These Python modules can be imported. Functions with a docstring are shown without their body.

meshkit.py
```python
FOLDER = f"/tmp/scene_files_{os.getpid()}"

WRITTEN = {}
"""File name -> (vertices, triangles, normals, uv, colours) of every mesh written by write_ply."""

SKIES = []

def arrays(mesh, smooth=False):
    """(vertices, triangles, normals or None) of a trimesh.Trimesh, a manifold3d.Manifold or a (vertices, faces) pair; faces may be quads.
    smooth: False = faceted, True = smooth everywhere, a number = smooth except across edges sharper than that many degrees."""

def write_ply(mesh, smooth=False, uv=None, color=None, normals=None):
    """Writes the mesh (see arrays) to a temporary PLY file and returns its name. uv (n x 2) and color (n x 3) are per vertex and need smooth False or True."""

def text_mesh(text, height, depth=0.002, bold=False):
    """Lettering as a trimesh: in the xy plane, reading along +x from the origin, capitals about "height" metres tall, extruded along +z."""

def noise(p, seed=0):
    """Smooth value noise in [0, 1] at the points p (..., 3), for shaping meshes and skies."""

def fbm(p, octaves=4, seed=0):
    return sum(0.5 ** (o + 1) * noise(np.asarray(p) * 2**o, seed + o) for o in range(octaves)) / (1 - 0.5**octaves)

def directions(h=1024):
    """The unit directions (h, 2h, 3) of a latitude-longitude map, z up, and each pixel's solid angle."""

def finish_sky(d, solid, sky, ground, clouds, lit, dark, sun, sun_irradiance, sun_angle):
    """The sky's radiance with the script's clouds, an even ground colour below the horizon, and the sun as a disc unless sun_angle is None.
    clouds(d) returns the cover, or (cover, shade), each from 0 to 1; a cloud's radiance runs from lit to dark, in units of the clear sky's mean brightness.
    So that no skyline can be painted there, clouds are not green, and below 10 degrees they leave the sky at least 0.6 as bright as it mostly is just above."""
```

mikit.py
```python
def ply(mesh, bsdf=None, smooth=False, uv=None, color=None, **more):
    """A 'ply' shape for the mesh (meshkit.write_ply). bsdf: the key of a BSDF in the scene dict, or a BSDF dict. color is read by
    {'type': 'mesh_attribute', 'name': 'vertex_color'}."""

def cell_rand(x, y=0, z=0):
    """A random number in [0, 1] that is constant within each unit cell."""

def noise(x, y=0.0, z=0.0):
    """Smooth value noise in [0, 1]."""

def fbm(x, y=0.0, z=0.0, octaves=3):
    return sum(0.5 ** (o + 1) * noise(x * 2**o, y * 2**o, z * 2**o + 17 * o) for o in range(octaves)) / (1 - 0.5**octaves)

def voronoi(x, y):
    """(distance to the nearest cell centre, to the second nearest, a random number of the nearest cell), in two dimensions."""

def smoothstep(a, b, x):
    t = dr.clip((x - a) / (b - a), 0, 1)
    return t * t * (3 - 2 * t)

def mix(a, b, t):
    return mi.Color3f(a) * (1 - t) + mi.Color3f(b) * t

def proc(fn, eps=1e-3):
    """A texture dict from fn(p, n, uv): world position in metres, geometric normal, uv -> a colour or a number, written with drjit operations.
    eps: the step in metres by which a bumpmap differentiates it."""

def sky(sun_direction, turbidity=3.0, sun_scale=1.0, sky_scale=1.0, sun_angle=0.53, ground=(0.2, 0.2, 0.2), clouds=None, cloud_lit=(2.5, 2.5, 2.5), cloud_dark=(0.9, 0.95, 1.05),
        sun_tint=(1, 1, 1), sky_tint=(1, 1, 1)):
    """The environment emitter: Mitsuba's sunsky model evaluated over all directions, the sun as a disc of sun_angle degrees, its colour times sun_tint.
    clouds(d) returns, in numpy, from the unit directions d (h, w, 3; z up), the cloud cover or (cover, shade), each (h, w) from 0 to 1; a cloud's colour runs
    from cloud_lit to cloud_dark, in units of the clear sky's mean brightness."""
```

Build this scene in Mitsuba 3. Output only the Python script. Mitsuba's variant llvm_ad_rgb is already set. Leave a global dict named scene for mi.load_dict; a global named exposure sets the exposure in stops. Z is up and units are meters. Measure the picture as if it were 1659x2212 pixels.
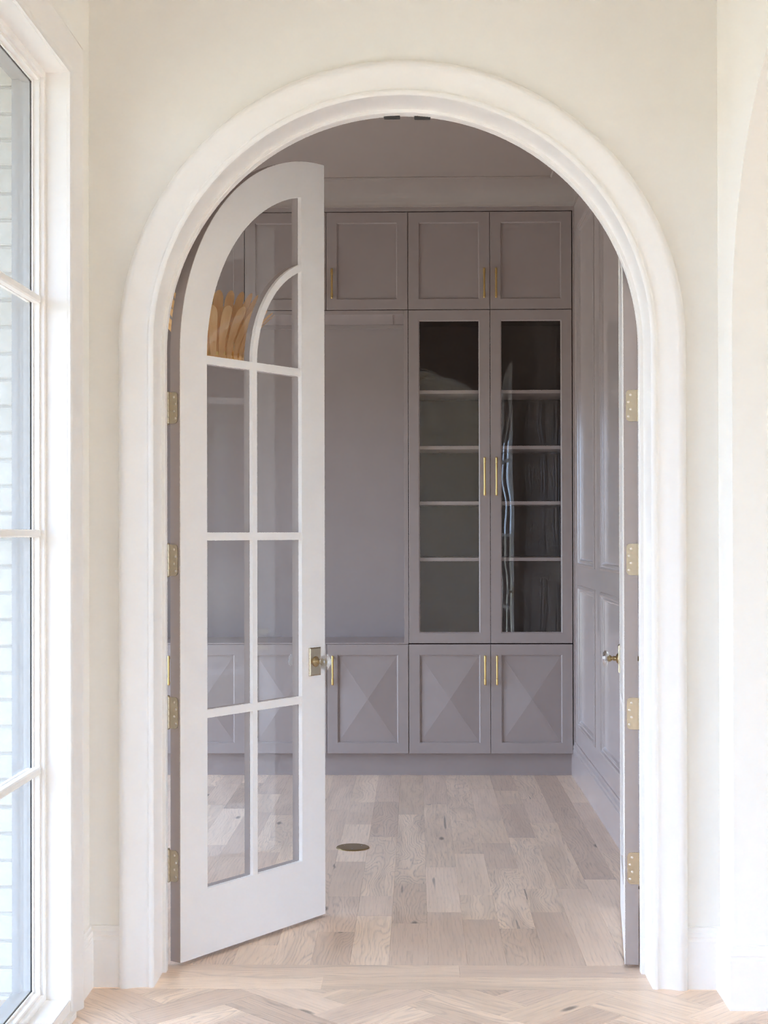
import math, random
import numpy as np, trimesh, mitsuba as mi, drjit as dr, mikit
import manifold3d as m3
from shapely.geometry import Polygon, box as sbox
from shapely.ops import unary_union
T = mi.ScalarTransform4f
rng = random.Random(7)
scene, labels = {}, {}

# ------------------------------------------------------------------ camera, sky, exposure
CAM = (0.04565, -4.52159, 1.395)
YAW, PITCH, ROLL = -0.01976, 0.00628, 0.00223
FPX, PPX, PPY = 3166.1, 836.84, 1133.27
fwd = np.array([-math.sin(-YAW) * math.cos(PITCH) * -1, math.cos(YAW) * math.cos(PITCH), math.sin(PITCH)])
fwd[0] = -math.sin(YAW) * -1 * math.cos(PITCH)
right0 = np.array([math.cos(YAW), -math.sin(YAW), 0.0])
up0 = np.cross(right0, fwd)
up = up0 * math.cos(ROLL) + right0 * math.sin(ROLL)
scene['camera'] = {
    'type': 'perspective', 'fov_axis': 'x', 'fov': math.degrees(2 * math.atan(829.5 / FPX)),
    'principal_point_offset_x': -(PPX - 829.5) / 1659.0, 'principal_point_offset_y': -(PPY - 1106.0) / 2212.0,
    'near_clip': 0.05, 'far_clip': 200.0,
    'to_world': T().look_at(origin=list(CAM), target=[float(CAM[i] + fwd[i]) for i in range(3)], up=[float(u) for u in up]),
}
exposure = 4.93


def overcast(d):
    cover = np.ones(d.shape[:2])
    shade = 0.35 + 0.5 * mikit.meshkit.fbm(d * [3, 3, 6] + 5.0, 4, 3)
    return cover, shade


scene['sky'] = mikit.sky((0.30, 0.72, 0.62), turbidity=4.0, sun_scale=0.0, sky_scale=1.0, ground=(0.50, 0.405, 0.285),
                         clouds=overcast, cloud_lit=(1.95, 2.6, 3.6), cloud_dark=(1.3, 1.75, 2.5))


# ------------------------------------------------------------------ materials
def rgb(r, g, b):
    return {'type': 'rgb', 'value': [r, g, b]}


def pr(col, rough=0.5, spec=0.5, metal=0.0, **k):
    c = col if isinstance(col, dict) else rgb(*col)
    return {'type': 'twosided', 'bsdf': {'type': 'principled', 'base_color': c, 'roughness': rough, 'specular': spec, 'metallic': metal, **k}}


def wall_fn(p, n, uv):
    t = mikit.fbm(p.x * 3.0, p.y * 3.0, p.z * 3.0, octaves=2)
    return mikit.mix((0.815, 0.782, 0.725), (0.835, 0.80, 0.742), t)


def mauve_fn(p, n, uv):
    t = mikit.fbm(p.x * 4.0, p.y * 4.0, p.z * 4.0, octaves=2)
    return mikit.mix((0.365, 0.303, 0.278), (0.385, 0.32, 0.295), t)


def oak_fn(p, n, uv):
    u, v = uv.x, uv.y
    pid, pid2 = dr.floor(u / 10.0), dr.floor(v / 10.0)
    r1, r2, r3 = mikit.cell_rand(pid, pid2, 1), mikit.cell_rand(pid, pid2, 2), mikit.cell_rand(pid, pid2, 3)
    # wandering growth rings: a slanted cut through wobbling cylinders
    w1 = mikit.fbm(u * 2.2, v * 9.0, r1 * 40.0, octaves=3)
    w2 = mikit.noise(u * 6.0 + 3.0, v * 22.0, r2 * 30.0)
    figure = mikit.smoothstep(0.35, 0.95, r3)
    fine = mikit.fbm(u * 14.0, v * 240.0, r1 * 9.0, octaves=2)
    ring = v * (30.0 + 45.0 * r2) + 0.5 * fine + (w1 - 0.5) * (3.0 + 13.0 * figure) + (w2 - 0.5) * 2.0 * figure
    lines = 0.5 + 0.5 * dr.sin(ring * 6.2831)
    lines = lines * lines * lines
    blot = mikit.fbm(u * 3.5 + 9.0, v * 8.0, r2 * 17.0, octaves=3)
    broad = mikit.smoothstep(0.35, 0.72, mikit.fbm(u * 1.7 + 5.0, v * 14.0 + w1 * 2.0, r3 * 23.0, octaves=3))
    tone = r1 * 0.72 + 0.28 * blot
    col = mikit.mix((0.66, 0.49, 0.365), (0.96, 0.745, 0.56), mikit.smoothstep(0.05, 0.95, tone))
    col = mikit.mix(col, mi.Color3f(0.82, 0.625, 0.50), 0.5 * r2)
    col = mikit.mix(col, mi.Color3f(0.44, 0.325, 0.25), 0.40 * broad * (0.3 + 0.7 * r3))
    grain = (0.10 + 0.20 * figure) * lines * (0.3 + 0.9 * blot) * (0.35 + 1.1 * fine) + 0.16 * mikit.smoothstep(0.5, 0.85, fine)
    col = mikit.mix(col, mi.Color3f(0.31, 0.23, 0.18), grain)
    crack = mikit.smoothstep(0.79, 0.86, mikit.fbm(u * 2.0 + 31.0, v * 30.0, r3 * 11.0, octaves=3))
    col = mikit.mix(col, mi.Color3f(0.16, 0.125, 0.115), crack * 0.55)
    kx, ky, kr = mikit.voronoi(u * 1.6 + r1 * 20.0, v * 5.0 + r2 * 20.0)
    knot = (1.0 - mikit.smoothstep(0.02, 0.08, kx)) * dr.select(kr > 0.78, 1.0, 0.0)
    return mikit.mix(col, mi.Color3f(0.14, 0.10, 0.085), knot * 0.7)


def brick_fn(p, n, uv):
    a = mikit.fbm(p.x * 18.0, p.y * 18.0, p.z * 18.0, octaves=4)
    b = mikit.cell_rand(dr.floor(p.x * 4.6), 0, dr.floor(p.z / 0.081))
    c = mikit.mix((0.40, 0.375, 0.31), (0.51, 0.485, 0.425), a)
    wear = mikit.smoothstep(0.56, 0.70, mikit.fbm(p.x * 30.0 + 4.0, p.y * 9.0, p.z * 30.0, octaves=3)) * (0.25 + 0.5 * b)
    return mikit.mix(c, mi.Color3f(0.50, 0.42, 0.34), wear * 0.6)


def veneer_fn(p, n, uv):
    g = mikit.fbm(uv.x * 60.0, uv.y * 5.0, 0.0, octaves=3)
    return mikit.mix((0.74, 0.445, 0.20), (0.88, 0.61, 0.33), g)


def leaf_fn(p, n, uv):
    g = mikit.fbm(p.x * 2.5, p.y * 2.5, p.z * 2.5, octaves=3)
    return mikit.mix((0.10, 0.16, 0.03), (0.42, 0.50, 0.12), g)


def lawn_fn(p, n, uv):
    g = mikit.fbm(p.x * 1.2, p.y * 1.2, 0.0, octaves=4)
    return mikit.mix((0.48, 0.39, 0.26), (0.56, 0.46, 0.32), g)


scene['wall_paint'] = pr(mikit.proc(wall_fn), 0.55, 0.35)
scene['trim_paint'] = pr((0.83, 0.79, 0.745), 0.32, 0.5)
scene['door_paint'] = pr((0.82, 0.772, 0.73), 0.35, 0.5)
scene['mauve_paint'] = pr(mikit.proc(mauve_fn), 0.33, 0.5)
scene['mauve_gloss'] = pr(mikit.proc(mauve_fn), 0.17, 0.75)
scene['mauve_flat'] = pr((0.41, 0.338, 0.296), 0.6, 0.3)
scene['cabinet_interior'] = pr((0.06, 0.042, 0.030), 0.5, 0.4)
scene['oak'] = pr(mikit.proc(oak_fn), 0.36, 0.5)
scene['subfloor'] = pr((0.36, 0.27, 0.20), 0.9, 0.2)
scene['polished_brass'] = {'type': 'twosided', 'bsdf': {'type': 'roughconductor', 'distribution': 'ggx', 'alpha': 0.08, 'material': 'none', 'specular_reflectance': rgb(0.58, 0.495, 0.37)}}
scene['satin_brass'] = pr((0.83, 0.59, 0.235), 0.30, 0.5, 0.95)
scene['screw_steel'] = pr((0.78, 0.73, 0.65), 0.3, 0.5, 0.9)
scene['old_brass'] = pr((0.47, 0.35, 0.19), 0.28, 0.5, 0.95)
scene['pane_glass'] = {'type': 'thindielectric', 'int_ior': 1.52}
scene['crystal'] = {'type': 'dielectric', 'int_ior': 1.52}
scene['brick_paint'] = pr(mikit.proc(brick_fn), 0.8, 0.3)
scene['mortar'] = pr((0.42, 0.40, 0.35), 0.9, 0.2)
scene['gray_frame'] = pr((0.22, 0.22, 0.215), 0.5, 0.4)
scene['veneer'] = {'type': 'principledthin', 'base_color': mikit.proc(veneer_fn), 'roughness': 0.4, 'diff_trans': 0.7, 'spec_trans': 0.0}
scene['foliage'] = {'type': 'principledthin', 'base_color': mikit.proc(leaf_fn), 'roughness': 0.5, 'diff_trans': 0.6, 'spec_trans': 0.0}
scene['bark'] = pr((0.13, 0.10, 0.075), 0.9, 0.2)
scene['lawn'] = pr(mikit.proc(lawn_fn), 0.9, 0.2)
scene['paving'] = pr((0.52, 0.49, 0.44), 0.8, 0.2)
scene['black_rubber'] = pr((0.05, 0.045, 0.04), 0.5, 0.4)
scene['bulb_glow'] = pr((0.9, 0.85, 0.7), 0.4)


# ------------------------------------------------------------------ helpers
def cat(*ms):
    ms = [x for m in ms for x in (m if isinstance(m, (list, tuple)) else [m])]
    return trimesh.util.concatenate(ms)


def box(x0, x1, y0, y1, z0, z1, ch=0.0):
    x0, x1 = min(x0, x1), max(x0, x1); y0, y1 = min(y0, y1), max(y0, y1); z0, z1 = min(z0, z1), max(z0, z1)
    if ch <= 0:
        m = trimesh.creation.box(extents=[x1 - x0, y1 - y0, z1 - z0])
        m.apply_translation([(x0 + x1) / 2, (y0 + y1) / 2, (z0 + z1) / 2])
        return m
    ch = min(ch, (x1 - x0) * .49, (y1 - y0) * .49, (z1 - z0) * .49)
    pts = []
    for sx, X in ((1, x0), (-1, x1)):
        for sy, Yy in ((1, y0), (-1, y1)):
            for sz, Zz in ((1, z0), (-1, z1)):
                pts += [(X, Yy + sy * ch, Zz + sz * ch), (X + sx * ch, Yy, Zz + sz * ch), (X + sx * ch, Yy + sy * ch, Zz)]
    return trimesh.convex.convex_hull(np.array(pts))


def extr(poly, h):
    ps = getattr(poly, 'geoms', [poly])
    return cat([trimesh.creation.extrude_polygon(g, h, engine='earcut') for g in ps if g.area > 1e-9])


def xz(poly, y0, y1):
    """polygon in x,z extruded from y0 to y1"""
    m = extr(poly, abs(y1 - y0)); v = m.vertices.copy()
    m.vertices = np.stack([v[:, 0], min(y0, y1) + v[:, 2], v[:, 1]], 1); m.invert()
    return m


def yz(poly, x0, x1):
    m = extr(poly, abs(x1 - x0)); v = m.vertices.copy()
    m.vertices = np.stack([min(x0, x1) + v[:, 2], v[:, 0], v[:, 1]], 1)
    return m


def xy(poly, z0, z1):
    m = extr(poly, z1 - z0); m.apply_translation([0, 0, z0]); return m


def lathe(profile, n=32):
    return trimesh.creation.revolve(np.array(profile, float), sections=n)


def cyl(p0, p1, r, n=20, r1=None):
    p0, p1 = np.array(p0, float), np.array(p1, float)
    L = np.linalg.norm(p1 - p0)
    m = lathe([(0, 0), (r, 0), (r if r1 is None else r1, L), (0, L)], n)
    m.apply_transform(trimesh.geometry.align_vectors([0, 0, 1], (p1 - p0) / L)); m.apply_translation(p0)
    return m


def loops_mesh(loops, closed_path, cap=True):
    """loops: (N path stations, K profile points, 3), profile closed"""
    L = np.asarray(loops, float); N, K = L.shape[:2]
    f = []
    for i in range(N if closed_path else N - 1):
        a, b = i * K, ((i + 1) % N) * K
        for k in range(K):
            k2 = (k + 1) % K
            f += [(a + k, b + k, b + k2), (a + k, b + k2, a + k2)]
    m = trimesh.Trimesh(L.reshape(-1, 3), f, process=False)
    if not closed_path and cap:
        tri = [(0, k, k + 1) for k in range(1, K - 1)]
        try:
            from mapbox_earcut import triangulate_float64
            d = L[0] - L[0].mean(0); _, _, vt = np.linalg.svd(d); q = np.ascontiguousarray(d @ vt[:2].T)
            tri = triangulate_float64(q, np.array([K], np.uint32)).reshape(-1, 3).tolist()
        except Exception:
            pass
        m = trimesh.Trimesh(m.vertices, np.vstack([m.faces, np.array(tri)[:, ::-1], np.array(tri) + (N - 1) * K]), process=False)
    trimesh.repair.fix_normals(m)
    return m


def rect_sweep(r, profile, place):
    """mitred frame inside the rectangle r=(a0,a1,b0,b1); profile points (inset, height); place(a,b,h)->xyz"""
    a0, a1, b0, b1 = r
    st = []
    for (a, sa, b, sb) in ((a0, 1, b0, 1), (a1, -1, b0, 1), (a1, -1, b1, -1), (a0, 1, b1, -1)):
        st.append([place(a + sa * d, b + sb * d, h) for d, h in profile])
    return loops_mesh(st, True)


_num = {}


def key(name, parent=None):
    base = (parent + '__' if parent else '') + name
    n = _num.get(base, 0); _num[base] = n + 1
    return base if n == 0 else f'{base}_{n:03d}'


def put(name, mesh, mat, parent=None, smooth=False, label=None, category=None, group=None, kind=None, uv=None, **more):
    k = key(name, parent)
    scene[k] = mikit.ply(mesh, mat, smooth=smooth, uv=uv, **more)
    d = {a: b for a, b in (('label', label), ('category', category), ('group', group), ('kind', kind)) if b}
    if d:
        labels[k] = d
    return k


def thing(name, label, category, group=None, kind=None):
    k = key(name)
    labels[k] = {a: b for a, b in (('label', label), ('category', category), ('group', group), ('kind', kind)) if b}
    return k


def moved(m, M):
    m = m.copy(); m.apply_transform(M)
    if np.linalg.det(M[:3, :3]) < 0:
        m.invert()
    return m


# ------------------------------------------------------------------ dimensions
A, ZS = 0.7655, 1.982          # half width of the arched opening, height where the arch springs
XL, XR = -0.968, 0.974         # side walls of the hall
HC = 3.62                      # hall ceiling
RX0, RX1, RY0, RY1, RC = -2.83, 0.954, 0.215, 4.40, 3.41   # the panelled room
YC = 3.8907                    # cabinet fronts


def arch_poly(r, zb=0.0, zs=ZS, n=72, cx=0.0):
    th = np.linspace(0, math.pi, n)
    return Polygon([(cx + r, zb)] + [(cx + r * math.cos(t), zs + r * math.sin(t)) for t in th] + [(cx - r, zb)])


def arch_path(n=96):
    """stations (centre direction): returns list of (point at radius A function)"""
    out = [(1, None, 0.0), ]
    return out


# ------------------------------------------------------------------ hall shell
wf = sbox(XL - 0.14, 0, 1.25, HC).difference(arch_poly(A + 0.012, -0.1))
put('wall_front', xz(wf, 0, 0.19), 'wall_paint', kind='structure', label='cream painted wall around the arched doorway', category='wall')
wr = sbox(RX0, 0, RX1 + 0.02, RC).difference(arch_poly(A + 0.012, -0.1))
put('wall_room_front', xz(wr, 0.19, RY0), 'mauve_flat', kind='structure', label='mauve inner face of the wall that holds the arched doorway', category='wall')

# left wall with its tall window
WY0, WY1, WZ0, WZ1 = -1.62, -0.30, 0.05, 2.735
holes = [sbox(WY0, WZ0, WY1, WZ1), sbox(-4.25, .05, -3.05, 2.5), sbox(-5.9, .05, -4.7, 2.5)]
wl = sbox(-7.6, 0, 0, HC)
for h in holes:
    wl = wl.difference(h)
put('wall_left', yz(wl, XL - 0.045, XL), 'wall_paint', kind='structure', label='narrow cream strip of wall between the tall window and the corner', category='wall')
put('wall_outer', yz(wl, XL - 0.13, XL - 0.05), 'gray_frame', kind='structure', label='outer skin of the window wall', category='wall')

# right wall with the second arched opening
SR, SY = 0.76, -0.20 - 0.76
wra = sbox(-7.6, 0, 0.0, HC).difference(arch_poly(SR, -0.1, cx=SY)).difference(arch_poly(SR, -0.1, cx=-4.6))
put('wall_right', yz(wra, XR, XR + 0.27), 'wall_paint', kind='structure', label='cream side wall cut by an arched opening at right', category='wall')
bk = sbox(XL - 0.14, 0, XR + 0.27, HC)
put('wall_back', xz(bk, -7.75, -7.6), 'wall_paint', kind='structure', label='cream wall behind the camera', category='wall')
put('wall_side', cat(box(3.7, 3.8, -7.6, -5.0, 0, HC), box(3.7, 3.8, -2.4, 0.0, 0, HC), box(3.7, 3.8, -5.0, -2.4, 2.1, HC), box(XR + .25, 3.8, -7.75, -7.6, 0, HC), box(1.25, 3.8, 0, .1, 0, HC)),
    'wall_paint', kind='structure', label='cream walls of the space beyond the side arch', category='wall')
put('ceiling', box(XL - .14, 3.8, -7.75, 0.2, HC, HC + 0.1), 'wall_paint', kind='structure', label='cream hall ceiling', category='ceiling')

# ------------------------------------------------------------------ arched casing, jamb and stop
CAS = [(0, 0), (0, .0125), (.003, .0165), (.009, .0185), (.015, .0175), (.0185, .013), (.022, .0115), (.03, .0118), (.045, .0145), (.06, .020), (.073, .0265),
       (.083, .0300), (.092, .0305), (.100, .0275), (.1055, .021), (.1075, .012), (.108, 0)]


def arch_sweep(profile, place=None, r0=A, n=80, zb=0.0):
    """profile points (d outward from radius r0, h toward -y)"""
    st = []
    st.append([(r0 + d, -h, zb) for d, h in profile])
    for t in np.linspace(0, math.pi, n):
        st.append([((r0 + d) * math.cos(t), -h, ZS + (r0 + d) * math.sin(t)) for d, h in profile])
    st.append([(-(r0 + d), -h, zb) for d, h in profile])
    return loops_mesh(st, False)


put('trim_1', arch_sweep(CAS), 'trim_paint', kind='structure', smooth=35, label='white moulded casing around the arched doorway', category='door casing')
t2 = put('trim_2', arch_sweep([(0, 0.004), (0.0115, 0.004), (0.0115, -0.222), (0, -0.222)]), 'trim_paint', kind='structure', smooth=35,
         label='white jamb lining the arched doorway', category='door jamb')
put('stop', arch_sweep([(-0.0115, -0.139), (-.0095, -.137), (0.001, -0.137), (0.001, -0.172), (-0.0095, -0.172), (-.0115, -.17)]), 'trim_paint', t2, smooth=35)
for xc in (-0.030, 0.068):
    zt = ZS + math.sqrt(A * A - xc * xc)
    put('strike_plate', box(xc - .026, xc + .026, .176, .206, zt - .0135, zt + .002, .002), 'black_rubber', t2, label='small dark metal catch plate under the arch')

# ------------------------------------------------------------------ hall baseboards
BP = [(0, 0), (.016, 0), (.016, .145), (.0135, .150), (.0125, .155), (.0145, .160), (.013, .172), (.008, .178), (.006, .186), (0, .188)]


def base_run(pts):
    """pts: floor polyline with the room on its right-hand side: profile grows to the right of travel"""
    P = np.array(pts, float); n = len(P); st = []
    dirs = [(P[i + 1] - P[i]) / np.linalg.norm(P[i + 1] - P[i]) for i in range(n - 1)]
    nor = [np.array([d[1], -d[0]]) for d in dirs]
    for i in range(n):
        if i == 0: m = nor[0]
        elif i == n - 1: m = nor[-1]
        else:
            m = nor[i - 1] + nor[i]; m = m / np.dot(m, nor[i])
        st.append([(P[i][0] + m[0] * d, P[i][1] + m[1] * d, z) for d, z in BP])
    return loops_mesh(st, False)


put('baseboard_left', base_run([(XL, -0.195), (XL, 0), (-A - .106, 0)]), 'trim_paint', kind='structure', label='short white baseboard in the corner left of the arch', category='baseboard')
put('baseboard_right', base_run([(A + .106, 0), (XR, 0), (XR, -0.20), (1.25, -0.20)]), 'trim_paint', kind='structure',
    label='white baseboard wrapping the corner right of the arch', category='baseboard')

# ------------------------------------------------------------------ the hall window
win = thing('window_1', 'tall white window with horizontal bars beside the arch', 'window', kind='structure')
pl = lambda y, z, h: (XL + h, y, z)
ring = rect_sweep((WY0 - .108, WY1 + .108, WZ0 - .5, WZ1 + .108), [(.108 - d, h) for d, h in CAS][::-1], pl)
# casing legs run down to the floor: cut the lower part away
def leg_casing():
    st = []
    o = .108
    for (y, z) in ((WY1, 0.0), (WY1, WZ1), (WY0, WZ1), (WY0, 0.0)):
        sy = 1 if y == WY1 else -1
        sz = 1 if z > 0 else 0
        st.append([(XL + h, y + sy * d, z + sz * d) for d, h in CAS])
    return loops_mesh(st, False)
put('casing', leg_casing(), 'trim_paint', win, smooth=35)
fr = lambda d0, d1, x0, x1: yz(sbox(WY0 + d0, WZ0 + d0, WY1 - d0, WZ1 - d0).difference(sbox(WY0 + d1, WZ0 + d1, WY1 - d1, WZ1 - d1)), x0, x1)
put('jamb', fr(-.004, .001, XL - .10, XL + .004), 'trim_paint', win)
put('stop', fr(.0, .020, XL - .10, XL - .058), 'trim_paint', win)
put('sash', cat(fr(.0, .030, XL - .092, XL - .070), fr(.0, .036, XL - .0905, XL - .086)), 'trim_paint', win)
put('outer_frame', cat(fr(.012, .040, XL - .118, XL - .0945), fr(-.01, .028, XL - .150, XL - .119)), 'gray_frame', win, label='gray outer frame')
put('sill', cat(box(XL - .10, XL + .012, WY0 - .0, WY1 + .0, 0.0, WZ0 + .002, .002), box(XL + .004, XL + .03, WY0, WY1, 0.0, .018, .002)), 'trim_paint', win)
gz = [WZ0 + .03, .717, 1.3985, 2.072, WZ1 - .03]
ym = (WY0 + WY1) / 2
for i in range(1, 4):
    z = gz[i]
    put('muntin', cat(box(XL - .092, XL - .066, WY0 + .025, WY1 - .025, z - .011, z + .011, .004), box(XL - .104, XL - .0935, WY0 + .03, WY1 - .03, z - .010, z + .010)), 'trim_paint', win)
put('muntin', cat(box(XL - .092, XL - .066, ym - .011, ym + .011, gz[0], gz[4], .004)), 'trim_paint', win)
for i in range(4):
    for ya, yb in ((WY0 + .028, ym - .009), (ym + .009, WY1 - .028)):
        put('pane', box(XL - .0930, XL - .0929, ya, yb, gz[i] + (.009 if i else 0), gz[i + 1] - (.009 if i < 3 else 0)) if False else
            trimesh.Trimesh([[XL - .093, ya, gz[i]], [XL - .093, yb, gz[i]], [XL - .093, yb, gz[i + 1]], [XL - .093, ya, gz[i + 1]]], [[0, 1, 2], [0, 2, 3]]), 'pane_glass', win)

# the brick face of the room seen through that window
BY = -0.10
brick_wall = put('wall_brick', box(RX0 - .3, XL - .132, BY + .012, 0.185, -0.3, 2.9), 'mortar', kind='structure', label='white painted brick wall seen through the tall window', category='wall')
for r in range(38):
    z = -0.16 + r * .081
    x = XL - .136 - (0.145 if r % 2 else 0.0)
    xs = [XL - .136] + [x - .205 * i for i in range(0 if r % 2 else 1, 4)]
    for a, b in zip(xs[:-1], xs[1:]):
        if a - b < .03: continue
        d = rng.uniform(-.003, .003)
        m = box(b + .005, a - .005 * (a < XL - .14), BY + d, BY + .02, z + .004, z + .077, .004)
        m.vertices += 0.0012 * (mikit.meshkit.noise(m.vertices * 37.0, 3)[:, None] - .5)
        put('brick', m, 'brick_paint', brick_wall)
put('soffit', box(RX0 - .3, XL - .132, -2.7, .1, 2.83, 2.89), 'gray_frame', kind='structure', label='gray eave soffit above the brick wall', category='soffit')

# ------------------------------------------------------------------ floors
floor = put('floor', box(RX0 - .05, 3.8, -7.75, 4.5, -.06, -.012), 'subfloor', kind='structure', label='pale oak plank floor', category='floor')
_pid = [0]


def plank_uv(m, org, du, dv, tone=None):
    """uv along (du) and across (dv) the board in metres; each board in its own 10 x 10 tile so that the oak differs"""
    k = _pid[0]; _pid[0] += 1
    q = m.vertices - np.array([org[0], org[1], 0])
    return np.stack([q[:, 0] * du[0] + q[:, 1] * du[1] + 3.0 + 10 * (k % 40), q[:, 0] * dv[0] + q[:, 1] * dv[1] + 4.0 + 10 * (k // 40)], 1)


def flat(m):
    """separate the faces so that uv stays right with face normals"""
    return trimesh.Trimesh(m.vertices, m.faces, process=False)


def board(poly, name, org, du, dv, parent=floor, top=0.0, emit=True):
    inner = poly.buffer(-.00022, join_style=2)
    if inner.is_empty or inner.area < 2e-4: return None
    if inner.geom_type != 'Polygon': inner = max(inner.geoms, key=lambda g: g.area)
    m = xy(inner, -.012, top)
    uv = plank_uv(m, org, du, dv)
    if emit:
        put(name, m, 'oak', parent, uv=uv)
    return m, uv


# the room's boards run away from the camera; their end joints near the door follow the photograph
PW, PX0 = .1275, .081
JOINTS = {-4: [.62, 1.35, 1.9, 2.75], -3: [.45, 1.02, 1.75, 2.5, 3.2], -2: [.8, 1.5, 1.95, 2.9], -1: [.62, 1.12, 1.72, 2.52, 3.1], 0: [.835, 1.13, 2.23, 3.12], 1: [.735, 1.33, 2.77], 2: [.89, 1.62, 3.05], 3: [.79, 1.15, 1.88, 2.95],
          4: [.67, 1.6, 2.1, 2.62, 3.5], 5: [.895, 1.25, 2.22, 3.05, 3.45], 6: [1.25, 2.57, 3.2], 7: [.7, 1.41, 2.97], 8: [1.3, 2.2, 3.4]}
KY = 3.9607
far = []
for c in range(-23, 7 + 1):
    xa, xb = PX0 + PW * (c - 2), PX0 + PW * (c - 1)
    xb = min(xb, RX1 - .001)
    if c == 8: xb = RX1
    xa = max(xa, RX0)
    js = JOINTS.get(c)
    if js is None:
        js, y = [], .227 + rng.uniform(.25, .9)
        while y < KY - .2:
            js.append(y); y += rng.uniform(.35, 1.15)
    ys = [.227] + js + [KY + .02]
    for a, b in zip(ys[:-1], ys[1:]):
        r = board(sbox(xa, a, xb, b), 'plank', (xa, a), (0, 1), (1, 0), emit=c >= -10)
        if c < -10 and r: far.append(r)
for c in (8, 9):
    xa, xb = PX0 + PW * (c - 2), min(PX0 + PW * (c - 1), RX1 - .001)
    if xa < RX1 - .02:
        ys = [.227] + [1.9, 3.1] + [KY + .02]
        for a, b in zip(ys[:-1], ys[1:]):
            board(sbox(xa, a, xb, b), 'plank', (xa, a), (0, 1), (1, 0))


def joined(parts):
    return cat([p[0] for p in parts]), np.vstack([p[1] for p in parts])


m, uv = joined(far)
put('planks_beyond', m, 'oak', floor, uv=uv, kind='stuff')
# two boards lie across the doorway
for y0, y1, xs in ((.1005, .227, (-A, .18, A)), (-.026, .1005, (XL, -.25, XR))):
    for xa, xb in zip(xs[:-1], xs[1:]):
        board(sbox(xa, y0, xb, y1), 'threshold_board', (xa, y0), (1, 0), (0, 1))
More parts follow.
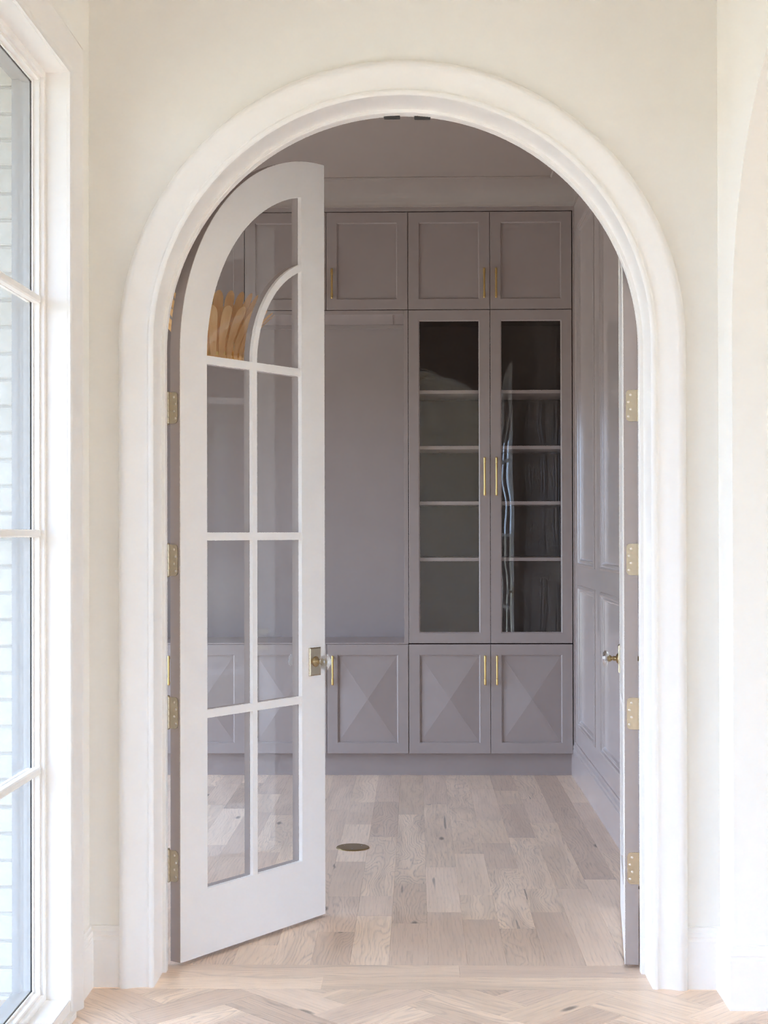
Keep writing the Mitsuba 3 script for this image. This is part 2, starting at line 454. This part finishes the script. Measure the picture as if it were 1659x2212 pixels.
# herringbone in the hall
HW, HL = .127, .381
s2 = math.sqrt(.5)
hall = sbox(XL, -7.6, XR, -.026).union(sbox(XR, -1.7, 1.25, -.2)).union(sbox(1.24, -7.6, 3.7, 0))
far = []
P0, Q0 = .0113, -.513
for i in range(-60, 60):
    for j in range(-16, 20):
        p, q = P0 + i * HW + j * HL, Q0 + i * HW - j * HL
        for rect, du, dv in ((((p, q), (p + HL, q), (p + HL, q + HW), (p, q + HW)), (s2, s2), (-s2, s2)),
                             (((p, q + HW), (p + HW, q + HW), (p + HW, q + HW + HL), (p, q + HW + HL)), (-s2, s2), (s2, s2))):
            w = Polygon([((a - b) * s2, (a + b) * s2) for a, b in rect])
            cx, cy = w.centroid.x, w.centroid.y
            if cy < -3.4 or cy > .3 or cx < -1.3 or cx > 1.6: continue
            g = w.intersection(hall)
            if g.is_empty: continue
            if g.geom_type != 'Polygon':
                gs = [x for x in getattr(g, 'geoms', []) if x.geom_type == 'Polygon']
                if not gs: continue
                g = max(gs, key=lambda x: x.area)
            seen = cy > -1.0
            r = board(g, 'herringbone_block', (w.exterior.coords[0][0], w.exterior.coords[0][1]), du, dv, emit=seen)
            if not seen and r: far.append(r)
m, uv = joined(far)
put('blocks_beyond', m, 'oak', floor, uv=uv, kind='stuff')
mm = cat(box(XL, 3.7, -7.6, -3.3, -.012, -.001), box(1.25, 3.7, -3.3, 0, -.012, -.001))
put('plain_boards', mm, 'oak', floor, uv=np.stack([mm.vertices[:, 1] % 9, mm.vertices[:, 0] % 9], 1), kind='stuff')

# ------------------------------------------------------------------ the french doors
LW, LT, LB = .754, .0445, .012       # leaf width, thickness, gap below
GC = .0165                            # glass set back from the hall face


def leaf_frame(s0=0.0):
    """outer outline and the glazed opening in leaf coordinates (s from the hinge edge, z)"""
    cx, R = .7615, .7595
    th = np.linspace(math.pi, math.pi / 2 - .2, 60)
    out = [(0, LB), (LW, LB)]
    top = [(cx + R * math.cos(t), ZS + R * math.sin(t)) for t in th]
    top = [(max(s, 0), z) for s, z in top if s <= LW]
    out += [(LW, ZS + math.sqrt(max(R * R - (LW - cx) ** 2, 0)))] + top[::-1]
    outer = Polygon(out).buffer(0)
    R2 = .6340
    th = np.linspace(math.pi, math.pi / 2, 60)
    arc = [(cx + R2 * math.cos(t), ZS + R2 * math.sin(t)) for t in th]
    arc = [(s, z) for s, z in arc if s < .622]
    zt = ZS + math.sqrt(R2 * R2 - (.622 - cx) ** 2)
    opening = Polygon([(.1275, .227), (.622, .227), (.622, zt)] + arc[::-1]).buffer(0)
    return outer, opening, cx


OUT, OPEN, ACX = leaf_frame()


def make_door(M, dname, label, hinge_label):
    """M maps leaf coordinates (s, t into the room, z) to the world"""
    d = thing(dname, label, 'door', kind='structure')
    P = lambda m: moved(m, M)
    lay = lambda poly, t0, t1: P(xz(poly, t0, t1))
    F = OUT.difference(OPEN)
    wide = OPEN.buffer(.004, join_style=2)
    put('face_frame', cat(lay(F, -.0004, .0022), lay(wide.difference(OPEN), .0022, GC - .0006)), 'door_paint', d)
    put('back_frame', cat(lay(OUT.difference(wide), .0022, GC - .0006), lay(F, GC + .0006, LT), lay(OUT.difference(OUT.buffer(-.004)), GC - .0006, GC + .0006)), 'mauve_paint', d, label='mauve painted back and edges')
    mw = .0125
    vx = .3705
    arc_c = ACX - vx
    ring = Polygon([(ACX + arc_c * math.cos(t), ZS + arc_c * math.sin(t)) for t in np.linspace(0, 2 * math.pi, 121)])
    arcm = ring.buffer(mw).difference(ring.buffer(-mw)).intersection(sbox(0, ZS - .012, 2, 4)).intersection(OPEN)
    bars = [sbox(vx - mw, .227, vx + mw, ZS - .012)] + [sbox(.1275, z - .0133, .622, z + .0133) for z in (.8015, 1.3875, 1.9725)] + [arcm]
    for b in bars:
        b2 = b.intersection(OPEN)
        k = put('muntin', cat(lay(b2, .0025, GC - .0006), ) if b is not bars[0] else lay(b2, .0026, GC - .0006), 'door_paint', d)
        put('back_bar', lay(b2, GC + .0006, .041 if b is not bars[0] else .0411), 'mauve_paint', k, label='mauve back of the bar')
    # panes: the opening cut by the bars
    allb = unary_union(bars)
    for g in OPEN.difference(allb).geoms:
        if g.area < .004: continue
        v, f = trimesh.creation.triangulate_polygon(g.buffer(.003, join_style=2), engine='earcut')
        put('pane', P(trimesh.Trimesh(np.stack([v[:, 0], v[:, 0] * 0 + GC, v[:, 1]], 1), f, process=False)), 'pane_glass', d)
    # hinges
    for z in (1.8053, 1.3111, .8164, .3208):
        h = put('hinge', P(hinge_plate(z)), 'polished_brass', d, label='pale brass butt hinge with rounded corners')
        put('knuckle', P(hinge_knuckle(z)), 'polished_brass', h, smooth=40)
        for i in range(4):
            zz = z + (.0345, .0115, -.0115, -.0345)[i]
            tt = .0245 if i % 2 == 0 else .0175
            put('screw', P(screw(tt, zz)), 'screw_steel', h, smooth=40)
    # knobs on both faces
    for side in (-1, 1):
        put_knob(d, P, side)
    return d


def hinge_plate(z):
    h = .0508; r = .0135
    t0, t1 = .0095, LT + .0085
    poly = Polygon([(t0, z - h), (t1, z - h), (t1, z + h), (t0, z + h)])
    rp = sbox(t0 + r, z - h + r, t1 + .1, z + h - r).buffer(r, quad_segs=8).intersection(sbox(t0, z - h, t1, z + h))
    m = extr(rp, .0022); v = m.vertices.copy()       # polygon (t, z) -> s = -.0004 - depth
    m.vertices = np.stack([v[:, 2] - .0016, v[:, 0], v[:, 1]], 1)
    return m


def hinge_knuckle(z):
    ms = []
    for i in range(5):
        a = z - .0508 + i * .02032
        ms.append(cyl((-.0012, LT + .0085, a + .0003), (-.0012, LT + .0085, a + .0200), .0062, 16))
    ms.append(lathe([(0, 0), (.0055, 0), (.0062, .002), (.004, .0045), (0, .005)], 16).apply_translation([-.0012, LT + .0085, z + .0508]))
    ms.append(lathe([(0, -.005), (.004, -.0045), (.0062, -.002), (.0055, 0), (0, 0)], 16).apply_translation([-.0012, LT + .0085, z - .0508]))
    return cat(ms)


def screw(t, z):
    m = lathe([(0, 0.0006), (.0013, .0006), (.0016, .0014), (.0030, .0012), (.0040, .0004), (.0040, 0), (0, 0)], 14)
    m.apply_transform(trimesh.geometry.align_vectors([0, 0, 1], [-1, 0, 0])); m.apply_translation([-.0017, t, z])
    return m


def put_knob(d, P, side):
    s, z = .6925, .9345
    f = (lambda t: t) if side < 0 else None
    base = 0.0 if side < 0 else LT
    def at(m):                                  # built along +z from the face, then laid out from the door's face
        v = m.vertices.copy(); h = v[:, 2]
        m.vertices = np.stack([s + v[:, 0], base + side * h, z + v[:, 1]], 1)
        if side > 0: m.invert()
        trimesh.repair.fix_normals(m)
        return P(m)
    rw, rh = .0325, .0507
    pts = []
    for h, ins in ((0, 0), (.0035, 0), (.0065, .004)):
        pts += [(sx * (rw - ins), sy * (rh - ins), h) for sx in (-1, 1) for sy in (-1, 1)]
    k = put('knob', at(lathe([(0, .0065), (.019, .0065), (.0185, .0095), (.0145, .0125), (.0085, .015), (.0075, .0185), (.0095, .0205), (.0095, .0235), (.007, .025), (.0072, .030), (.0105, .0325), (.0125, .0375), (.0115, .0395), (0, .0395)], 24)),
            'old_brass', d, smooth=40, label='brass knob stem')
    put('rosette', at(trimesh.convex.convex_hull(np.array(pts))), 'polished_brass', k, label='rectangular polished rosette')
    n = 16
    prof = [(0, .0390), (.0135, .0392), (.0215, .0415), (.0275, .0455), (.0290, .0490), (.0290, .0535), (.0268, .0565), (.0235, .0572), (.0225, .0600), (.0180, .0628), (.0155, .0615), (0, .0600)]
    g = lathe(prof, n)
    put('crystal_knob', at(g), 'crystal', k, label='faceted clear glass knob')


b0 = np.array([-.7179, .2]); al = .9656
ML = np.eye(4); ML[:3, 0] = [math.cos(al), math.sin(al), 0]; ML[:3, 1] = [-math.sin(al), math.cos(al), 0]; ML[:2, 3] = b0
make_door(ML, 'door_1', 'white arched glazed door leaf standing half open at the left of the doorway', 'left')
ar = math.pi - math.radians(90 - 6.9)    # direction of the right leaf measured from +x
ur = np.array([math.sin(math.radians(6.9)), math.cos(math.radians(6.9))])
br = np.array([.7105, .2035])
MR = np.eye(4); MR[:3, 0] = [ur[0], ur[1], 0]; MR[:3, 1] = [ur[1], -ur[0], 0]; MR[:2, 3] = br
make_door(MR, 'door_2', 'matching arched glazed leaf folded back beside the right wall, seen edge-on', 'right')

# ------------------------------------------------------------------ the room: walls, ceiling, cove
RYB = 4.37
put('ceiling_room', box(RX0 - .05, RX1 + .05, .19, 4.5, RC, RC + .1), 'mauve_flat', kind='structure', label='mauve ceiling of the panelled room', category='ceiling')
put('wall_room_back', box(RX0 - .05, RX1 + .05, RYB, 4.5, 0, RC), 'mauve_paint', kind='structure', label='mauve back wall of the recessed counter niche', category='wall')
lw = sbox(.19, 0, 4.5, RC).difference(sbox(.35, .12, 1.98, 2.36)).difference(sbox(2.10, .12, 3.75, 2.36))
put('wall_room_left', yz(lw, RX0 - .12, RX0), 'mauve_paint', kind='structure', label='mauve window wall of the panelled room', category='wall')
for wn, ya, yb, wl_ in (('window_2', .35, 1.98, 'tall divided window of the panelled room nearer the arched doorway'), ('window_3', 2.10, 3.75, 'tall divided window of the panelled room nearer the back cabinets')):
    w = thing(wn, wl_, 'window', kind='structure')
    bars = [box(RX0 - .08, RX0 - .03, ya, yb, z - .012, z + .012) for z in (.68, 1.24, 1.80)] + [box(RX0 - .08, RX0 - .03, (ya + yb) / 2 - .012, (ya + yb) / 2 + .012, .12, 2.36)]
    put('muntin', cat(bars), 'trim_paint', w)
    put('frame', yz(sbox(ya, .12, yb, 2.36).difference(sbox(ya + .05, .17, yb - .05, 2.31)), RX0 - .09, RX0 - .02), 'trim_paint', w)

# right wall: stiles and rails with recessed moulded panels
wrr = put('wall_room_right', box(RX1 + .012, RX1 + .12, .19, 4.5, 0, RC), 'mauve_gloss', kind='structure', label='glossy mauve panelled wall at the right of the room', category='wall')
prect = []
for ya, yb in ((2.955, 3.715), (1.955, 2.712), (.955, 1.712), (.30, .712)):
    prect += [(ya, yb, 1.218, 3.122), (ya, yb, .313, 1.100)]
face = sbox(RY0, 0, YC + .5, RC)
for r in prect:
    face = face.difference(sbox(r[0], r[2], r[1], r[3]))
put('panelling', yz(face, RX1, RX1 + .013), 'mauve_gloss', wrr)
MOLD = [(-.006, 0), (-.006, .004), (.0, .0075), (.006, .0095), (.0125, .0075), (.016, .0015), (.0175, -.0005), (.026, .0005), (.032, -.003), (.036, -.009), (.038, -.0125), (0, -.0125)]
for r in prect:
    put('panel_moulding', rect_sweep(r, MOLD, lambda a, b, h: (RX1 - h, a, b)), 'mauve_gloss', wrr)
RB = [(0, 0), (.016, 0), (.016, .155), (.012, .163), (.0145, .170), (.0135, .180), (.007, .190), (.006, .203), (0, .205)]
put('baseboard_room', loops_mesh([[(RX1 - d, y, z) for d, z in RB] for y in (RY0, KY)], False), 'mauve_gloss', kind='structure', label='mauve baseboard along the right room wall', category='baseboard')
# cove cornice round the room
cove = [(0, 3.270), (.006, 3.272), (.008, 3.292)]
for t in np.linspace(0, math.pi / 2, 9):
    cove.append((.140 - .130 * math.cos(t), 3.298 + .100 * math.sin(t)))
cove += [(.144, 3.398), (.150, 3.4045), (.150, RC), (0, RC)]
put('trim_3', rect_sweep((RX0, RX1, RY0, YC - .002), cove, lambda a, b, z: (a, b, z)), 'mauve_flat', kind='structure', smooth=35, label='coved cornice under the room ceiling', category='cornice')

# ------------------------------------------------------------------ cabinetry
G = .00225


def cab_frame(x0, x1, z0, z1, w):
    prof = [(0, 0), (0, .0195), (.0015, .021), (w - .006, .021), (w - .003, .0185), (w, .017), (w, 0)]
    return rect_sweep((x0, x1, z0, z1), prof, lambda a, b, h: (a, YC + .021 - h, b))


def bar_pull(x, z0, z1):
    y = YC - .030
    r = .0058
    L = z1 - z0
    prof = [(0, 0), (.004, 0), (.0062, .003), (.0066, .006), (.0066, .036), (.0048, .038), (.0048, .0395), (.0056, .0405), (.0056, L - .0405), (.0048, L - .0395), (.0048, L - .038), (.0066, L - .036), (.0066, L - .006), (.0062, L - .003), (.004, L), (0, L)]
    m = lathe(prof, 18); m.apply_translation([x, y, z0])
    return cat([m] + [cyl((x, YC + .001, z), (x, y, z), .0045, 14) for z in (z0 + .014, z1 - .014)])


def cab_door(parent, x0, x1, z0, z1, kind, handle):
    """kind: 'flat', 'pyramid' or 'glass'; handle: (x, z0, z1)"""
    w = .0655 if kind != 'glass' else .0640
    d = put('door', cab_frame(x0, x1, z0, z1, w), 'mauve_paint', parent)
    ix0, ix1, iz0, iz1 = x0 + w, x1 - w, z0 + w, z1 - w
    if kind == 'flat':
        put('panel', box(ix0 - .01, ix1 + .01, YC + .0095, YC + .018, iz0 - .01, iz1 + .01), 'mauve_paint', d)
    elif kind == 'pyramid':
        xc, zc = (ix0 + ix1) / 2, (iz0 + iz1) / 2
        e = .002
        v = [(ix0 - e, YC + .0125, iz0 - e), (ix1 + e, YC + .0125, iz0 - e), (ix1 + e, YC + .0125, iz1 + e), (ix0 - e, YC + .0125, iz1 + e), (xc, YC - .0145, zc),
             (ix0 - e, YC + .019, iz0 - e), (ix1 + e, YC + .019, iz0 - e), (ix1 + e, YC + .019, iz1 + e), (ix0 - e, YC + .019, iz1 + e)]
        put('panel', trimesh.convex.convex_hull(np.array(v)), 'mauve_paint', d, label='raised pyramid panel of four facets')
    else:
        nx, nz = 24, 96
        gx, gz_ = np.meshgrid(np.linspace(ix0 - .004, ix1 + .004, nx), np.linspace(iz0 - .004, iz1 + .004, nz))
        q = np.stack([gx.ravel() * 5, gz_.ravel() * 3.2, gx.ravel() * 0 + x0], 1)
        dy = .0011 * (mikit.meshkit.fbm(q, 2, 5) - .5) + .0005 * (mikit.meshkit.noise(q * [2.6, 1.3, 1], 9) - .5)
        v = np.stack([gx.ravel(), YC + .011 + dy, gz_.ravel()], 1)
        f = [(i * nx + j, i * nx + j + 1, (i + 1) * nx + j + 1, (i + 1) * nx + j) for i in range(nz - 1) for j in range(nx - 1)]
        f = np.array(f); f = np.vstack([f[:, [0, 1, 2]], f[:, [0, 2, 3]]])
        put('pane', trimesh.Trimesh(v, f, process=False), 'pane_glass', d, smooth=True, label='slightly wavy glass pane')
    put('handle', bar_pull(*handle), 'satin_brass', d, smooth=40, label='slim brass bar handle')
    return d


def pair(parent, xa, xb, z0, z1, kind, hz):
    xm = (xa + xb) / 2
    cab_door(parent, xa + G, xm - G * .6, z0, z1, kind, (xm - .0335, *hz))
    cab_door(parent, xm + G * .6, xb - G, z0, z1, kind, (xm + .0345, *hz))


UX = [(0.0, .9405), (-.9405, 0.0), (-1.881, -.9405), (-2.8215, -1.881)]
where = ['under the glass display cabinet', 'under the counter, partly behind the open leaf', 'under the counter, seen through the leaf glass', 'in the far left corner of the room']
wherew = ['above the glass display cabinet', 'above the niche, partly behind the open leaf', 'above the niche, seen through the leaf glass', 'in the far left corner of the room']
for i, (xa, xb) in enumerate(UX[:3]):
    c = thing('base_cabinet', 'mauve base cabinet with pyramid doors ' + where[i], 'cabinet', 'base cabinets along the back wall')
    put('carcass', cat(box(xa, xb, YC + .0225, RYB - .002, .132, .757), ), 'mauve_paint', c)
    put('toe_kick', box(xa, xb, KY, KY + .02, 0, .131), 'mauve_paint', c)
    pair(c, xa, xb, .1345, .7605, 'pyramid', (.5290, .6990))
for i, (xa, xb) in enumerate(UX[:3]):
    c = thing('wall_cabinet', 'mauve overhead cabinet with flat panel doors ' + wherew[i], 'cabinet', 'overhead cabinets along the back wall')
    put('carcass', box(xa, xb, YC + .0225, RYB - .002, 2.684, 3.2995), 'mauve_paint', c)
    pair(c, xa, xb, 2.6830, 3.2435, 'flat', (2.7435, 2.9165))
put('trim_4', cat(box(RX0, RX1, YC, YC + .021, 3.248, 3.30, .0008), box(.9432, RX1, YC - .0, YC + .021, .0, 3.2475, .0008)), 'mauve_paint', kind='structure', label='mauve filler strips over and beside the cabinets', category='trim')

# tall display cabinet
xa, xb = UX[0]
c = thing('display_cabinet', 'tall mauve cabinet with two glass doors and four shelves beside the right wall', 'cabinet')
z0, z1 = .7640, 2.6800
put('carcass', cat(box(xa, xa + .019, YC + .0225, RYB - .004, z0, z1), box(xb - .019, xb, YC + .0225, RYB - .004, z0, z1), box(xa + .019, xb - .019, YC + .0225, RYB - .004, z0, z0 + .03),
                   box(xa + .019, xb - .019, YC + .0225, RYB - .004, z1 - .03, z1), box(xa + .019, xb - .019, RYB - .02, RYB - .004, z0 + .03, z1 - .03), box((xa + xb) / 2 - .018, (xa + xb) / 2 + .018, YC + .0225, YC + .042, z0 + .03, z1 - .03)), 'cabinet_interior', c, label='dark brown cabinet interior')
for z in (2.2124, 1.891, 1.571, 1.2465):
    put('shelf', box(xa + .0195, xb - .0195, YC + .043, RYB - .021, z - .0100, z + .0100, .001), 'mauve_paint', c)
pair(c, xa, xb, z0 + .0025, z1 - .0005, 'glass', (1.6115, 1.8325))
put('counter', cat(box(-1.881, -.0015, YC + .003, RYB - .002, .7615, .7700, .001)), 'mauve_paint', label='mauve counter slab on top of the base cabinets, inside the niche', category='counter')
n = thing('niche_surround', 'mauve face frame and soffit board around the counter niche', 'trim')
put('stile', box(-.025, -.0005, YC, RYB - .002, .7705, 2.6795, .0008), 'mauve_paint', n)
put('rail', box(-1.881, -.0255, YC, YC + .021, 2.6555, 2.6795, .0008), 'mauve_paint', n)
put('soffit_board', cat(box(-1.881, -.0255, YC + .022, RYB - .002, 2.664, 2.6795), box(-1.80, -.090, YC + .03, RYB - .05, 2.657, 2.6638, .001)), 'mauve_paint', n)
put('end_panel', box(-1.906, -1.8815, YC, RYB - .002, .0, 3.2475, .0008), 'mauve_paint', n)
put('back_moulding', box(-1.881, -.0255, RYB - .010, RYB - .002, 2.638, 2.6638, .002), 'mauve_paint', n)

# ------------------------------------------------------------------ floor outlet, door stop
o = put('floor_outlet', lathe([(0, 0.0002), (.0735, .0002), (.0735, .0018), (.0705, .0048), (.066, .0058), (0, .0058)], 48).apply_translation([-.2407, 1.9975, 0]), 'old_brass', smooth=30,
        label='round brass floor outlet cover in the oak floor', category='floor outlet')
for a in (150, 270, 30):
    put('screw', lathe([(0, .0064), (.0028, .0064), (.0034, .0056), (0, .0056)], 12).apply_translation([-.2407 + .045 * math.cos(math.radians(a)), 1.9975 + .045 * math.sin(math.radians(a)), 0]), 'screw_steel', o, smooth=30)
ds = thing('door_stop', 'dark rod door stop on the right baseboard behind the door leaf', 'door stop')
put('rod', cat(cyl((RX1 - .016, .86, .10), (.835, .86, .10), .0055, 14), cyl((RX1 - .016, .86, .10), (RX1 - .022, .86, .10), .014, 16)), 'old_brass', ds, smooth=40)
put('tip', cyl((.8352, .86, .10), (.828, .86, .10), .009, 14), 'black_rubber', ds, smooth=40)

# ------------------------------------------------------------------ wooden petal chandelier
CX, CY_ = -.870, 2.10
ch = thing('chandelier', 'round chandelier of upright curved wooden slats seen through the door glass', 'chandelier')


def petal(a, r0, r1, z0, z1, w0, w1, bend):
    n, kx = 14, 5
    us = np.concatenate([np.linspace(0, .86, 10), [.91, .95, .98, 1.0]])
    V, U = [], []
    for i, u in enumerate(us):
        r = r0 + (r1 - r0) * u ** bend
        z = z0 + (z1 - z0) * u
        w = w0 + (w1 - w0) * min(1, u * 1.25)
        if u > .86: w *= math.sqrt(max(1 - ((u - .86) / .14) ** 2, .03))
        if u < .04: w *= .75
        for j in range(kx):
            t = (j / (kx - 1) - .5) * w
            rr = r - .0  + .10 * t * t * 4
            V.append((CX + rr * math.cos(a) - t * math.sin(a), CY_ + rr * math.sin(a) + t * math.cos(a), z))
            U.append((t + .5 + a * 3, u))
    f = []
    for i in range(len(us) - 1):
        for j in range(kx - 1):
            p = i * kx + j
            f += [(p, p + 1, p + kx + 1), (p, p + kx + 1, p + kx)]
    return trimesh.Trimesh(V, f, process=False), np.array(U)


for i in range(24):
    a = math.radians(15 * i - 90 + 6.5)
    m, uv = petal(a, .137, .275, 2.178, 2.392, .022, .043, 1.9)
    put('slat', m, 'veneer', ch, smooth=True, uv=uv)
for i in range(24):
    a = math.radians(15 * i - 90 - 1)
    m, uv = petal(a, .126, .215, 2.178, 2.468, .022, .043, 2.2)
    put('slat', m, 'veneer', ch, smooth=True, uv=uv)
ringp = [(.129, 2.192), (.133, 2.192), (.133, 2.208), (.129, 2.208), (.129, 2.192)]
put('ring', cat(lathe(ringp, 64).apply_translation([CX, CY_, 0]), *[cyl((CX, CY_, 2.194), (CX + .13 * math.cos(q), CY_ + .13 * math.sin(q), 2.194), .004, 8) for q in (0.3, 1.87, 3.44, 5.01)]), 'satin_brass', ch)
put('rod', cat(cyl((CX, CY_, 2.185), (CX, CY_, 3.395), .006, 12), lathe([(0, 3.385), (.055, 3.385), (.06, 3.392), (.06, 3.4098), (0, 3.4098)], 32).apply_translation([CX, CY_, 0])), 'satin_brass', ch, smooth=40)
for q in range(6):
    a = q * math.pi / 3 + .2
    x, y = CX + .085 * math.cos(a), CY_ + .085 * math.sin(a)
    put('candle_sleeve', cyl((x, y, 2.192), (x, y, 2.225), .009, 12), 'satin_brass', ch, smooth=40)
    put('bulb', lathe([(0, 0), (.007, .003), (.0125, .018), (.009, .036), (.003, .05), (0, .053)], 14).apply_translation([x, y, 2.225]), 'bulb_glow', ch, smooth=True)

# ------------------------------------------------------------------ glass lantern in the hall behind the camera, mirrored in the cabinet glass
LX, LY, LZ = .16, -6.2, 2.56
ln = put('lantern', lathe([(.075, LZ + .05), (.12, LZ + .10), (.165, LZ + .22), (.19, LZ + .38), (.20, LZ + .50), (.225, LZ + .54)], 40).apply_translation([LX, LY, 0]), 'pane_glass', smooth=True,
         label='glass bell jar lantern on chains mirrored in the cabinet glass', category='lantern')
put('band', cat(lathe([(.224, LZ + .532), (.230, LZ + .532), (.230, LZ + .545), (.224, LZ + .545), (.224, LZ + .532)], 40)).apply_translation([LX, LY, 0]), 'old_brass', ln)
put('base_cap', lathe([(0, LZ + .03), (.07, LZ + .035), (.078, LZ + .06), (0, LZ + .06)], 24).apply_translation([LX, LY, 0]), 'old_brass', ln)
for q in range(3):
    a = q * 2.094 + .4
    put('chain', cyl((LX + .225 * math.cos(a), LY + .225 * math.sin(a), LZ + .54), (LX, LY, HC), .006, 8), 'old_brass', ln)
    put('candle', cyl((LX + .05 * math.cos(a), LY + .05 * math.sin(a), LZ + .06), (LX + .05 * math.cos(a), LY + .05 * math.sin(a), LZ + .24), .011, 10), 'trim_paint', ln)

# ------------------------------------------------------------------ outdoors (seen only in reflections and through the window)
put('ground', cat(box(-40, RX0 - .13, -40, 40, -.25, -.15), box(RX0 - .13, XL - .135, -40, -.02, -.25, -.15), box(XL - .135, 40, -40, -7.76, -.25, -.15), box(3.81, 40, -7.76, 40, -.25, -.15)), 'lawn', kind='structure', label='lawn outside the windows', category='lawn')


def tree(x, y, h, r, n, seed, label):
    g = np.random.default_rng(seed)
    t = put('tree', cat(cyl((x, y, -.15), (x, y, h * .55), .16, 10, .09), cyl((x, y, h * .4), (x + .5, y + .4, h * .75), .07, 8, .03), cyl((x, y, h * .42), (x - .5, y - .5, h * .7), .07, 8, .03)), 'bark', label=label, category='tree', group='trees outside the windows')
    c = g.normal(size=(n, 3)); c /= np.linalg.norm(c, axis=1, keepdims=True)
    c *= (g.random((n, 1)) ** .45) * r * (0.75 + 0.5 * mikit.meshkit.noise(c * 2.2 + seed, 2)[:, None])
    c = c * [1, 1, .85] + [x, y, h * .62]
    a = g.normal(size=(n, 3)); a /= np.linalg.norm(a, axis=1, keepdims=True)
    b = np.cross(a, g.normal(size=(n, 3))); b /= np.linalg.norm(b, axis=1, keepdims=True)
    s = g.uniform(.07, .15, (n, 1))
    v = np.stack([c - a * s, c + b * s * .5, c + a * s, c - b * s * .5], 1).reshape(-1, 3)
    i = np.arange(n)[:, None] * 4
    f = np.vstack([i + [0, 1, 2], i + [0, 2, 3]])
    put('crown', trimesh.Trimesh(v, f, process=False), 'foliage', t, kind='stuff')


tree(-16.0, 8.5, 5.0, 2.3, 12000, 1, 'broad leafy tree outside the panelled room, nearest of the three beyond its windows')
tree(-17.5, 2.6, 5.4, 2.5, 9000, 2, 'leafy tree outside the panelled room, left of the broad one')
tree(-17.0, 15.5, 5.2, 2.4, 9000, 3, 'leafy tree outside the panelled room, right of the broad one')
